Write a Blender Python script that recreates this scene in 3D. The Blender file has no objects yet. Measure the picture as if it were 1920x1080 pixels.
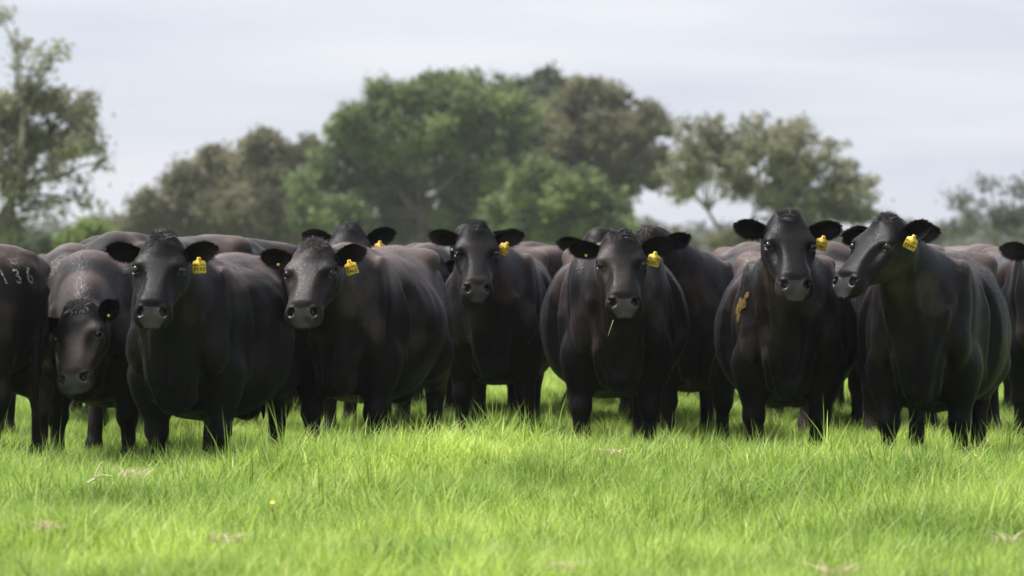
import bpy, math, random
import numpy as np
from mathutils import Vector, Matrix
R_ = math.radians
sc = bpy.context.scene
COL = sc.collection
# ------------------------------------------------------------------ camera (telephoto, about chest height)
FPX, HOR, CAMZ = 6800.0, 450.0, 1.32          # focal length in photo pixels, horizon row, camera height
cam = bpy.data.cameras.new('camera'); cam.sensor_width = 36; cam.lens = 36 * FPX / 1920
cam.clip_start = .5; cam.clip_end = 5000
cam_o = bpy.data.objects.new('camera', cam); COL.objects.link(cam_o)
cam_o.location = (0, 0, CAMZ); cam_o.rotation_euler = (R_(90) - math.atan((540 - HOR) / FPX), 0, 0)
cam.dof.use_dof = True; cam.dof.focus_distance = 19.9; cam.dof.aperture_fstop = 3.1; cam.dof.aperture_blades = 0
sc.camera = cam_o
# ------------------------------------------------------------------ sky: bright thin overcast over a Nishita sky
SUN_EL, SUN_ROT = R_(66), R_(-80)             # behind the herd, a little to the left
w = bpy.data.worlds.new('World'); sc.world = w; w.use_nodes = True
nt = w.node_tree; N = nt.nodes; Lk = nt.links; N.clear()
out = N.new('ShaderNodeOutputWorld'); bg = N.new('ShaderNodeBackground')
sky = N.new('ShaderNodeTexSky'); sky.sky_type = 'NISHITA'; sky.sun_disc = False
sky.sun_elevation = SUN_EL; sky.sun_rotation = SUN_ROT; sky.dust_density = 2.0
skm = N.new('ShaderNodeVectorMath'); skm.operation = 'SCALE'; skm.inputs['Scale'].default_value = .06
tc = N.new('ShaderNodeTexCoord'); mp = N.new('ShaderNodeMapping'); mp.inputs['Scale'].default_value = (5, 5, 42)
no = N.new('ShaderNodeTexNoise'); no.inputs['Scale'].default_value = 1.3; no.inputs['Detail'].default_value = 5; no.inputs['Roughness'].default_value = .55
cr = N.new('ShaderNodeValToRGB'); cr.color_ramp.elements[0].position = .32; cr.color_ramp.elements[1].position = .70
cr.color_ramp.elements[0].color = (.250, .266, .306, 1); cr.color_ramp.elements[1].color = (.318, .325, .350, 1)
mx = N.new('ShaderNodeMix'); mx.data_type = 'RGBA'; mx.inputs['Factor'].default_value = .88
Lk.new(sky.outputs[0], skm.inputs[0]); Lk.new(tc.outputs['Generated'], mp.inputs[0]); Lk.new(mp.outputs[0], no.inputs['Vector'])
Lk.new(no.outputs['Fac'], cr.inputs[0]); Lk.new(skm.outputs[0], mx.inputs['A']); Lk.new(cr.outputs[0], mx.inputs['B'])
Lk.new(mx.outputs['Result'], bg.inputs[0]); Lk.new(bg.outputs[0], out.inputs[0]); bg.inputs[1].default_value = 1.0
# ------------------------------------------------------------------ sun, softened by thin cloud
sl = bpy.data.lights.new('sun', 'SUN'); sl.energy = 3.0; sl.angle = R_(24); sl.color = (1, .95, .88)
so = bpy.data.objects.new('sun', sl); COL.objects.link(so)
sd = Vector((math.sin(SUN_ROT) * math.cos(SUN_EL), math.cos(SUN_ROT) * math.cos(SUN_EL), math.sin(SUN_EL)))   # towards the sun
so.rotation_euler = sd.to_track_quat('Z', 'Y').to_euler(); so.location = sd * 60
# ------------------------------------------------------------------ exposure
vs = sc.view_settings; vs.view_transform = 'Standard'; vs.look = 'None'; vs.exposure = 1.5; vs.gamma = 1; vs.use_curve_mapping = False

def at(px, py, Y):                             # world point seen at a photo pixel at distance Y
    return Vector(((px - 960) / FPX * Y, Y, CAMZ - (py - HOR) / FPX * Y))
def ground_z(x, y):
    x = np.asarray(x, float); y = np.asarray(y, float)
    near = np.exp(-((y - 17) / 12) ** 2)
    z = .035 * np.sin(x * 1.3 + .6) * np.sin(y * .7 + 1.1) + .02 * np.sin(x * 2.9 + 1.7 + y * .8) + .012 * np.sin(y * 3.1 - x * 1.1)
    z = z + (.11 + .03 * np.sin(x * 1.7 + 2.2)) * np.exp(-((y - 17.75) / .85) ** 2) + .07 * np.exp(-((x + .2) / .75) ** 2 - ((y - 17.6) / .9) ** 2)          # low swell in front of the herd
    z = z - .14 * np.exp(-((x + 1.75) / .42) ** 2 - ((y - 16.05) / .30) ** 2) + .06 * np.exp(-((x + 1.75) / .5) ** 2 - ((y - 16.75) / .3) ** 2)   # hollow with a shaded bank
    z = z - .06 * np.exp(-((x - .2) / .4) ** 2 - ((y - 14.6) / .3) ** 2)
    return z * near
def tag(o, label=None, cat=None, group=None, kind=None):
    for k, v in (('label', label), ('category', cat), ('group', group), ('kind', kind)):
        if v: o[k] = v
    return o
def link(name, me, parent=None):
    o = bpy.data.objects.new(name, me); COL.objects.link(o)
    if parent is not None: o.parent = parent
    return o
# ------------------------------------------------------------------ materials
def mat(name, base, rough=.6, spec=.4):
    m = bpy.data.materials.new(name); m.use_nodes = True; b = m.node_tree.nodes['Principled BSDF']
    b.inputs['Base Color'].default_value = (*base, 1); b.inputs['Roughness'].default_value = rough; b.inputs['Specular IOR Level'].default_value = spec
    return m, m.node_tree, b
def nd(t, kind, **kw):
    n = t.nodes.new(kind)
    for k, v in kw.items():
        if k in n.inputs: n.inputs[k].default_value = v
        else: setattr(n, k, v)
    return n
def ramp(t, src, stops):
    r = t.nodes.new('ShaderNodeValToRGB'); e = r.color_ramp.elements
    while len(e) < len(stops): e.new(.5)
    for i, (p, c) in enumerate(stops): e[i].position = p; e[i].color = (*c, 1)
    t.links.new(src, r.inputs[0]); return r.outputs[0]
def coat_material(name='black_coat', g0=.009, g1=.15, bs=.45, k=1.):
    m, t, b = mat(name, (.01, .009, .009), .45, .5)
    co = nd(t, 'ShaderNodeTexCoord'); oi = nd(t, 'ShaderNodeObjectInfo')
    n1 = nd(t, 'ShaderNodeTexNoise', Scale=2.3, Detail=4.0); t.links.new(co.outputs['Object'], n1.inputs['Vector'])
    ad = nd(t, 'ShaderNodeMath', operation='MULTIPLY_ADD'); t.links.new(oi.outputs['Random'], ad.inputs[0]); ad.inputs[1].default_value = .14
    sp = nd(t, 'ShaderNodeSeparateXYZ'); t.links.new(co.outputs['Object'], sp.inputs[0])          # bleached brown topline hair, paler still to paint the light on the backs
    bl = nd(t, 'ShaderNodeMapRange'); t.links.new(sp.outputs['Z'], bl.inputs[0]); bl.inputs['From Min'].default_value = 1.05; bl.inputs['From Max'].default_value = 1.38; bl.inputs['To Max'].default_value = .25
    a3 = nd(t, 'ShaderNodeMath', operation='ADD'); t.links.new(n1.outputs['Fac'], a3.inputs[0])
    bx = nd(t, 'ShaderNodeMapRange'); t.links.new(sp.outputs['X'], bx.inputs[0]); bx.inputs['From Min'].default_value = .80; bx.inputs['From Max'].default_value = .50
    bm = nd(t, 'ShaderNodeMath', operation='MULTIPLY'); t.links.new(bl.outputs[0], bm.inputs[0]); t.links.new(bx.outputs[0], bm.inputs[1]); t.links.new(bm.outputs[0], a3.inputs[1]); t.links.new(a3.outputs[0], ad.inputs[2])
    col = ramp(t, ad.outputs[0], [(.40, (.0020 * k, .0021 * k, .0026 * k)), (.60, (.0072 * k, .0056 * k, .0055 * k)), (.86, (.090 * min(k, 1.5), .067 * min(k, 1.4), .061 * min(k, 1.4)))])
    mp = nd(t, 'ShaderNodeMapping'); mp.inputs['Scale'].default_value = (70, 170, 45); t.links.new(co.outputs['Object'], mp.inputs[0])
    n2 = nd(t, 'ShaderNodeTexNoise', Scale=1.0, Detail=3.0); t.links.new(mp.outputs[0], n2.inputs['Vector'])
    n3 = nd(t, 'ShaderNodeTexNoise', Scale=9.0, Detail=5.0, Distortion=.6); t.links.new(co.outputs['Object'], n3.inputs['Vector'])
    sm = nd(t, 'ShaderNodeMath', operation='MULTIPLY_ADD'); t.links.new(n3.outputs['Fac'], sm.inputs[0]); sm.inputs[1].default_value = .4; t.links.new(n2.outputs['Fac'], sm.inputs[2])
    bp = nd(t, 'ShaderNodeBump', Strength=bs, Distance=.004); t.links.new(sm.outputs[0], bp.inputs['Height'])
    # short fur: matt diffuse base under a soft gloss whose grazing rise is damped by the hair
    df = nd(t, 'ShaderNodeBsdfDiffuse'); gl = nd(t, 'ShaderNodeBsdfAnisotropic'); gl.inputs['Color'].default_value = (.92, .95, 1, 1)
    rr = nd(t, 'ShaderNodeMapRange'); t.links.new(n2.outputs['Fac'], rr.inputs[0]); rr.inputs['To Min'].default_value = .34; rr.inputs['To Max'].default_value = .54
    t.links.new(rr.outputs[0], gl.inputs['Roughness'])
    fr = nd(t, 'ShaderNodeFresnel', IOR=1.3); mf = nd(t, 'ShaderNodeMapRange'); t.links.new(fr.outputs[0], mf.inputs[0])
    mf.inputs['From Min'].default_value = .015; mf.inputs['From Max'].default_value = .5; mf.inputs['To Min'].default_value = g0; mf.inputs['To Max'].default_value = g1
    ms = nd(t, 'ShaderNodeMixShader'); t.links.new(mf.outputs[0], ms.inputs[0]); t.links.new(df.outputs[0], ms.inputs[1]); t.links.new(gl.outputs[0], ms.inputs[2])
    t.links.new(col, df.inputs['Color']); t.links.new(bp.outputs[0], df.inputs['Normal']); t.links.new(bp.outputs[0], gl.inputs['Normal']); t.links.new(bp.outputs[0], fr.inputs['Normal'])
    t.links.new(ms.outputs[0], t.nodes['Material Output'].inputs[0]); t.nodes.remove(b)
    return m
M = {}
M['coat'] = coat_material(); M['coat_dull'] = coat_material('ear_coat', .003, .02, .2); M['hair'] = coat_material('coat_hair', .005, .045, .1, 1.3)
m, t, b = mat('muzzle_skin', (.020, .0175, .017), .28, .5)
co = nd(t, 'ShaderNodeTexCoord'); vo = nd(t, 'ShaderNodeTexVoronoi', Scale=160.0); t.links.new(co.outputs['Object'], vo.inputs['Vector'])
bp = nd(t, 'ShaderNodeBump', Strength=.5, Distance=.003); t.links.new(vo.outputs['Distance'], bp.inputs['Height']); t.links.new(bp.outputs[0], b.inputs['Normal']); M['muzzle'] = m
M['eye'] = mat('eye_gloss', (.006, .005, .005), .06, .6)[0]
M['hoof'] = mat('hoof_horn', (.03, .027, .024), .5)[0]
m, t, b = mat('tag_plastic', (.80, .50, .03), .42)
co = nd(t, 'ShaderNodeTexCoord'); n1 = nd(t, 'ShaderNodeTexNoise', Scale=30.0, Detail=5.0, Roughness=.65); t.links.new(co.outputs['Object'], n1.inputs['Vector'])
t.links.new(ramp(t, n1.outputs['Fac'], [(.36, (.40, .24, .03)), (.46, (.70, .44, .04)), (.62, (.84, .62, .09))]), b.inputs['Base Color']); M['tag'] = m
M['ink'] = mat('tag_ink', (.05, .032, .01), .6)[0]
m, t, b = mat('bleached_hair', (.50, .48, .46), .8)
co = nd(t, 'ShaderNodeTexCoord'); n1 = nd(t, 'ShaderNodeTexNoise', Scale=90.0, Detail=3.0); t.links.new(co.outputs['Object'], n1.inputs['Vector'])
t.links.new(ramp(t, n1.outputs['Fac'], [(.38, (.03, .029, .028)), (.62, (.26, .25, .245))]), b.inputs['Base Color']); M['brand'] = m
m, t, b = mat('dried_dung', (.2, .13, .04), .9, .1)
co = nd(t, 'ShaderNodeTexCoord'); n1 = nd(t, 'ShaderNodeTexNoise', Scale=75.0, Detail=4.0); t.links.new(co.outputs['Object'], n1.inputs['Vector'])
t.links.new(ramp(t, n1.outputs['Fac'], [(.35, (.035, .026, .008)), (.52, (.15, .10, .03)), (.7, (.30, .21, .07))]), b.inputs['Base Color']); M['dung'] = m
def leafy(name, stops, trans=.35, rough=.5, attr='tone'):
    m, t, b = mat(name, stops[1][1], rough, .25)
    a = nd(t, 'ShaderNodeAttribute'); a.attribute_name = attr
    c = ramp(t, a.outputs['Fac'], stops); t.links.new(c, b.inputs['Base Color'])
    tr = nd(t, 'ShaderNodeBsdfTranslucent'); t.links.new(c, tr.inputs['Color'])
    mxs = nd(t, 'ShaderNodeMixShader'); mxs.inputs[0].default_value = trans
    o = t.nodes['Material Output']; t.links.new(b.outputs[0], mxs.inputs[1]); t.links.new(tr.outputs[0], mxs.inputs[2]); t.links.new(mxs.outputs[0], o.inputs[0])
    return m, t, a, c, b, tr
def bark(name, c0, c1):
    m, t, b = mat(name, c0, .85, .2)
    co = nd(t, 'ShaderNodeTexCoord'); n1 = nd(t, 'ShaderNodeTexNoise', Scale=1.4, Detail=5.0); t.links.new(co.outputs['Object'], n1.inputs['Vector'])
    t.links.new(ramp(t, n1.outputs['Fac'], [(.35, c0), (.65, c1)]), b.inputs['Base Color']); return m
# ------------------------------------------------------------------ animals: implicit-surface body builder
F32 = np.float32
def V(*a): return np.array(a, dtype=np.float64)
def nrm(v): v = np.asarray(v, float); return v / (np.linalg.norm(v) + 1e-12)
def smin(a, b, k):
    h = np.clip(.5 + .5 * (b - a) / k, 0, 1)
    return b * (1 - h) + a * h - k * h * (1 - h)
def smax(a, b, k): return -smin(-a, -b, k)
def ell(P, c, r, R=None):
    p = P - np.asarray(c, F32)
    if R is not None: p = p @ np.asarray(R, F32)
    r = np.asarray(r, F32)
    q = p / r; k0 = np.sqrt((q * q).sum(1)) + 1e-6
    g = q / r; k1 = np.sqrt((g * g).sum(1)) + 1e-6
    return k0 * (k0 - 1) / k1
def rcone(P, a, b, ra, rb):
    a = np.asarray(a, F32); b = np.asarray(b, F32); ba = b - a
    pa = P - a
    h = np.clip(pa @ ba / (ba @ ba), 0, 1)
    d = pa - h[:, None] * ba
    return np.sqrt((d * d).sum(1)) - (ra + (rb - ra) * h)
def lut(rows, n=240):
    rows = np.array(rows, float); s = rows[:, 0]; out = []
    t = np.linspace(s[0], s[-1], n)
    for c in range(1, rows.shape[1]):
        y = rows[:, c]; m = np.gradient(y, s)
        i = np.clip(np.searchsorted(s, t) - 1, 0, len(s) - 2); h = s[i + 1] - s[i]; u = (t - s[i]) / h
        out.append((2*u**3-3*u**2+1)*y[i] + (u**3-2*u**2+u)*h*m[i] + (-2*u**3+3*u**2)*y[i+1] + (u**3-u**2)*h*m[i+1])
    return t, out
def sweep(x, y, z, L, pw):
    t, (zt, zb, w, zc) = L
    xs = np.clip(x, t[0], t[-1]); dx = x - xs
    ZT = np.interp(xs, t, zt); ZB = np.interp(xs, t, zb); W = np.interp(xs, t, w); ZC = np.interp(xs, t, zc)
    hz = np.where(z > ZC, ZT - ZC, ZC - ZB)
    q = (np.abs(y / W) ** pw + np.abs((z - ZC) / hz) ** pw) ** (1 / pw)
    d = (q - 1) * np.minimum(W, hz) * .95
    return np.where(np.abs(dx) > 1e-6, np.sqrt(np.maximum(d, 0) ** 2 + dx * dx) + np.minimum(d, 0) * .0, d)

TORSO = lut([  # x, z top, z bottom, half width, z of widest point
    (-1.00, 1.20, .86, .07, 1.03), (-.96, 1.27, .76, .15, 1.03), (-.86, 1.325, .66, .235, 1.02), (-.70, 1.355, .60, .295, 1.0),
    (-.50, 1.365, .52, .345, .97), (-.25, 1.345, .455, .415, .90), (.0, 1.335, .435, .435, .86), (.22, 1.345, .45, .405, .86),
    (.42, 1.375, .485, .315, .88), (.58, 1.34, .51, .255, .87), (.72, 1.24, .56, .215, .86), (.83, 1.10, .62, .15, .84), (.88, 1.0, .70, .07, .83)])
HEAD = lut([   # along the face from the poll: dorsal line, jaw line, half width, widest level
    (-.065, -.01, -.11, .055, -.05), (-.03, .036, -.15, .094, -.05), (.02, .058, -.185, .116, -.035), (.09, .062, -.212, .125, -.025),
    (.16, .056, -.220, .128, -.012), (.21, .048, -.215, .124, -.014), (.27, .040, -.192, .110, -.03), (.34, .033, -.152, .097, -.045),
    (.40, .026, -.128, .091, -.05), (.44, .016, -.122, .095, -.055), (.47, -.010, -.117, .096, -.062), (.50, -.036, -.110, .090, -.072),
    (.53, -.064, -.101, .068, -.082), (.545, -.078, -.094, .032, -.086)])
NOS = V(.474, .056, -.024); EYE = V(.190, .118, .008); 

def head_sdf(Q, pb=1.):
    x, y, z = Q[:, 0], Q[:, 1], Q[:, 2]; ay = np.abs(y)
    A = np.stack([x, ay, z], 1)
    d = sweep(x, y, z, HEAD, 2.5).astype(F32)
    d = smin(d, ell(Q, (-.005, 0, .046), (.05, .045 + .02 / pb, .022 + .012 * pb)), .045)          # poll
    d = smin(d, ell(A, (.10, .075, -.115), (.10, .045, .085)), .05)        # jaw muscle
    d = smin(d, ell(A, (.172, .100, .012), (.050, .028, .020)), .04)      # brow
    d = smax(d, -ell(A, (.29, .108, .022), (.085, .036, .040)), .04)    # hollow beside the nose
    d = smin(d, rcone(A, (.20, .108, -.035), (.30, .078, -.055), .022, .014), .035)  # cheek bone
    d = smin(d, ell(A, (.462, .048, -.062), (.055, .042, .045)), .025)     # lips
    d = smin(d, ell(Q, (.452, 0, -.112), (.055, .058, .026)), .02)         # chin
    d = smax(d, -rcone(A, (.535, 0, -.094), (.505, .060, -.094), .0045, .0045), .008)
    d = smax(d, -rcone(A, (.505, .060, -.094), (.37, .092, -.088), .0045, .004), .008)   # mouth
    R = np.array([nrm((.75, .35, .55)), nrm((-.35, .9, -.1)), nrm((-.5, -.1, .8))]).T
    d = smin(d, ell(A, NOS - V(.012, .0, .006), (.028, .027, .031)), .016)
    d = smax(d, -ell(A, NOS + V(.010, .003, .006), (.030, .0165, .0245), R), .008)        # nostril
    d = smax(d, -rcone(A, NOS + V(.0, .012, .012), NOS + V(-.02, .026, .002), .008, .004), .008)
    d = smax(d, -ell(A, EYE + V(.002, .012, 0), (.024, .020, .0165)), .008)                 # eye socket
    d = smin(d, rcone(A, EYE + V(-.026, .004, .012), EYE + V(.022, .002, .014), .008, .007), .008)   # upper lid
    d = smin(d, rcone(A, EYE + V(-.024, .002, -.014), EYE + V(.024, -.004, -.013), .006, .005), .008)
    return d

class Cow:
    """pose: poll (local), face (local unit vector from poll to muzzle), roll, legs jitter, fat"""
    def __init__(s, poll, yaw, pitch, roll, seed, fat=1.0, hs=None, ws=None):
        s.rng = np.random.default_rng(seed); s.fat = fat; r0 = np.random.default_rng(seed + 500)
        s.hs = hs or .97 + .06 * r0.random(); s.ws = ws or 1.02 + .09 * r0.random(); s.pollb = .6 + .9 * r0.random()
        s.nz = np.random.default_rng(seed + 900).normal(size=(10, 3)); s.nph = r0.random(10) * 6.28
        cy, sy = math.cos(yaw), math.sin(yaw); cp, sp = math.cos(pitch), math.sin(pitch)
        X = V(cy * cp, sy * cp, -sp); Z0 = V(cy * sp, sy * sp, cp); Y0 = np.cross(Z0, X)
        s.X = X; s.Y = Y0 * math.cos(roll) + Z0 * math.sin(roll); s.Z = np.cross(X, s.Y)
        s.poll = np.asarray(poll, float); s.R = np.stack([s.X, s.Y, s.Z], 1)
        r = s.rng
        # neck ellipsoids along a curve from the shoulders to the back of the skull
        P0 = V(.50, 0, .99); P2 = s.h2w((.03, 0, -.075)); mid = (P0 + P2) / 2
        P1 = V(mid[0] * .5 + .5 * .80, mid[1] * .45, mid[2] + (-.02 if P2[2] > 1 else .10))
        s.neck = []
        for t in np.linspace(.12, 1, 8):
            c = (1-t)**2*P0 + 2*t*(1-t)*P1 + t*t*P2; tg = nrm(2*(1-t)*(P1-P0) + 2*t*(P2-P1))
            up = nrm(V(0, 0, 1) - tg * tg[2]) if abs(tg[2]) < .93 else nrm(V(1, 0, 0) - tg * tg[0])
            if t > .7: up = nrm(up * (1 - (t-.7)) + s.Z * (t-.7))
            sd = np.cross(up, tg); up = np.cross(tg, sd)
            rv = .265 * (1 - t) ** 1.1 + .118; rw = .165 * (1 - t) ** 1.2 + .096
            s.neck.append((c, (.15, rw, rv), np.stack([tg, nrm(sd), nrm(up)], 1)))
        thr = s.h2w((.10, 0, -.20)); s.thr = thr
        # legs: per-leg stance offsets
        def j(a): return (r.random() - .5) * 2 * a
        s.legs = []
        for sd in (1, -1):
            o = V(j(.09), j(.025), 0)
            s.legs.append(('f', sd, o)); 
            o = V(j(.12), j(.03), 0); s.legs.append(('h', sd, o))
        s.tailx = j(.05)
        s.wob = r.random(3) * 6
    def h2w(s, q): return s.poll + s.R @ (np.asarray(q, float) * V(1, s.ws, 1)) * s.hs
    def hframe(s, P): return (P - s.poll.astype(F32)) @ s.R.astype(F32) / np.array([s.hs, s.hs * s.ws, s.hs], F32)
    def torso(s, P):
        x, y, z = P[:, 0], P[:, 1], P[:, 2]; ay = np.abs(y); A = np.stack([x, ay, z], 1)
        L = TORSO; f = s.fat
        g = 1 + (f - 1) * np.exp(-((x + .05) / .45) ** 2)
        d = sweep(x, y / g, z, L, 2.15).astype(F32)
        d = smin(d, ell(A, (.50, .218, .98), (.19, .072, .33)), .042)          # shoulder blade
        d = smin(d, ell(A, (.68, .200, .85), (.11, .082, .14)), .038)          # point of shoulder
        d = smin(d, ell(A, (.50, .222, .70), (.15, .088, .17)), .042)          # upper arm
        d = smin(d, ell(P, (.76, 0, .635), (.15, .115, .14)), .07)            # brisket
        d = smin(d, ell(A, (.79, .075, .74), (.09, .065, .11)), .04)          # breast muscles
        d = smin(d, ell(A, (-.50, .235, 1.285), (.09, .065, .05)), .10)      # hooks
        d = smin(d, ell(A, (-.95, .10, 1.20), (.05, .04, .04)), .07)          # pins
        d = smin(d, ell(A, (-.72, .205, .86), (.22, .115, .34)), .08)         # thigh
        d = smin(d, ell(A, (-.47, .265, .74), (.13, .085, .17)), .08)         # stifle
        d = smax(d, -ell(A, (-.36, .47, 1.13), (.16, .10, .12)), .12)         # flank hollow
        d = smax(d, -ell(A, (.28, .445, .98), (.05, .16, .38)), .045)           # behind the shoulder
        d = smin(d, ell(A, (-.52, .06, .52), (.15, .09, .11)), .06)           # udder
        d = smax(d, -rcone(A, (.90, .0, .95), (.915, .0, .62), .022, .03), .05)
        d = smax(d, -rcone(A, (.74, .155, .70), (.62, .13, .52), .030, .035), .06)      # crease between brisket and arm
        d = smax(d, -rcone(A, (.80, .20, 1.12), (.80, .165, .80), .03, .02), .06)       # jugular furrow
        d = smin(d, rcone(A, (.84, .135, 1.02), (.885, .06, .70), .014, .020), .03)  # skin folds of the breast
        nzv = 0
        for i in range(10):
            fr = (9., 11., 14., 18., 24., 30., 36., 42., 48., 55.)[i]; k = (s.nz[i] * V(.55, 1, 1.15) * fr * .6).astype(F32)
            nzv = nzv + np.sin(P @ k + F32(s.nph[i])) * (.0046, .0042, .0034, .0026, .0020, .0014, .0011, .0009, .0007, .0006)[i]
        d = d + nzv.astype(F32)
        nk = np.exp(-((x - (.60 + .20 * (1.05 - z))) / .028) ** 2) * np.clip((z - .80) / .1, 0, 1) * np.clip((1.28 - z) / .1, 0, 1) * np.clip((ay - .09) / .06, 0, 1)
        rb = np.sin((x + .25 * (z - .9)) * 44) * np.clip((.20 - x) / .1, 0, 1) * np.clip((x + .38) / .12, 0, 1) * np.clip((z - .68) / .12, 0, 1) * np.clip((1.2 - z) / .12, 0, 1)
        d = d + (.013 * nk + .0022 * rb).astype(F32)                            # neck set-on, faint ribs
        m = (x > .5) & (z > .42) & (z < 1.2)
        if m.any():                                                           # folds and creases of the breast
            X_, A_, Z_ = x[m], ay[m], z[m]
            k = np.clip((X_ - .60) / .12, 0, 1) * np.clip((Z_ - .46) / .08, 0, 1)
            f = .016 * np.exp(-(A_ / .018) ** 2) * np.clip((.92 - Z_) / .1, 0, 1)
            up = np.clip((1.16 - Z_) / .15, 0, 1)
            for o, sl, am, wd in ((.030, .20, .013, .011), (.078, .26, .012, .013), (.125, .16, .008, .014)):
                q = A_ - o - sl * (Z_ - .66) - .008 * np.sin(Z_ * 17 + s.wob[0] + o * 40)
                f = f - am * up * np.exp(-(q / wd) ** 2) + am * .8 * up * np.exp(-((q - wd * 2.1) / wd) ** 2)
            f = f + .020 * np.exp(-((A_ - .152 - .02 * np.sin(Z_ * 9 + s.wob[1])) / .020) ** 2) * np.clip((.84 - Z_) / .1, 0, 1)
            d[m] = d[m] + (f * k).astype(F32)
        return d
    def sdf(s, P):
        P = np.asarray(P, F32); n = len(P)
        d = s.torso(P)
        # neck
        m = P[:, 0] > .1; Q = P[m]; e = None
        for c, r, R in s.neck:
            v = ell(Q, c, r, R); e = v if e is None else smin(e, v, .06)
        br = V(.80, 0, .72)
        e = smin(e, rcone(Q, s.thr + V(-.02, 0, 0), br, .035, .05), .10)       # dewlap
        for sg in (1, -1):
            a = s.h2w((.06, sg * .07, -.19))
            e = smin(e, rcone(Q, a, (.865, sg * .05, .78), .012, .020), .035)
        d[m] = smin(d[m], e, .09)
        # head
        Q = s.hframe(P); m = (np.abs(Q[:, 0] - .22) < .42) & (np.abs(Q[:, 1]) < .24) & (np.abs(Q[:, 2] + .06) < .28)
        if m.any():
            hd = head_sdf(Q[m], s.pollb) * F32(s.hs); k = np.where(Q[m][:, 0] < .2, .05, .02)
            d[m] = smin(d[m], hd, np.maximum(k, .02))
        # legs
        m = P[:, 2] < .95; Q = P[m]; e = d[m]
        for kind, sd, o in s.legs:
            if kind == 'f':
                el = V(.49, sd*.205, .70); kn = V(.52, sd*.195, .405) + o*.7; fe = V(.515, sd*.195, .15) + o; hf = fe + V(.05, 0, -.10)
                v = rcone(Q, el, kn, .122, .056)
                v = smin(v, ell(Q, kn + V(.008, 0, -.005), (.068, .067, .072)), .025)
                v = smin(v, rcone(Q, kn, fe, .046, .040), .03)
            else:
                st = V(-.52, sd*.25, .70); kn = V(-.83, sd*.195, .50) + o*.6; fe = V(-.775, sd*.195, .15) + o; hf = fe + V(.05, 0, -.10)
                v = rcone(Q, st, kn, .145, .062)
                v = smin(v, rcone(Q, kn + V(-.035, 0, .03), kn + V(.0, 0, -.06), .04, .045), .04)
                v = smin(v, rcone(Q, kn, fe, .053, .045), .04)
            v = smin(v, ell(Q, fe, (.056, .052, .055)), .03)
            v = smin(v, rcone(Q, fe, hf, .045, .055), .03)
            v = smax(v, .0 - Q[:, 2], .01)
            e = smin(e, v, .07)
        d[m] = e
        # tail
        m = (P[:, 0] < -.8); Q = P[m]
        v = rcone(Q, (-.93, 0, 1.25), (-1.015, s.tailx*.2, 1.08), .040, .027)
        v = smin(v, rcone(Q, (-1.015, s.tailx*.2, 1.08), (-.99, s.tailx, .80), .027, .020), .03)
        v = smin(v, rcone(Q, (-.99, s.tailx, .80), (-.98, s.tailx, .62), .020, .032), .03); v = smin(v, rcone(Q, (-.98, s.tailx, .62), (-.975, s.tailx, .40), .032, .010), .03)
        d[m] = smin(d[m], v, .025)
        return d
    def grad(s, P, e=.003):
        f = s.sdf(P); g = np.empty((len(P), 3), F32)
        for i in range(3):
            o = np.zeros(3, F32); o[i] = e
            g[:, i] = (s.sdf(P + o) - f) / e
        return f, g
    def project(s, P, it=2, off=0.):
        P = np.asarray(P, F32)
        for _ in range(it):
            f, g = s.grad(P)
            n2 = (g * g).sum(1) + 1e-4
            st = np.clip((f - off) / n2, -.02, .02)
            P = P - g * st[:, None]
        return P, g / (np.sqrt((g * g).sum(1))[:, None] + 1e-6)

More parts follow.
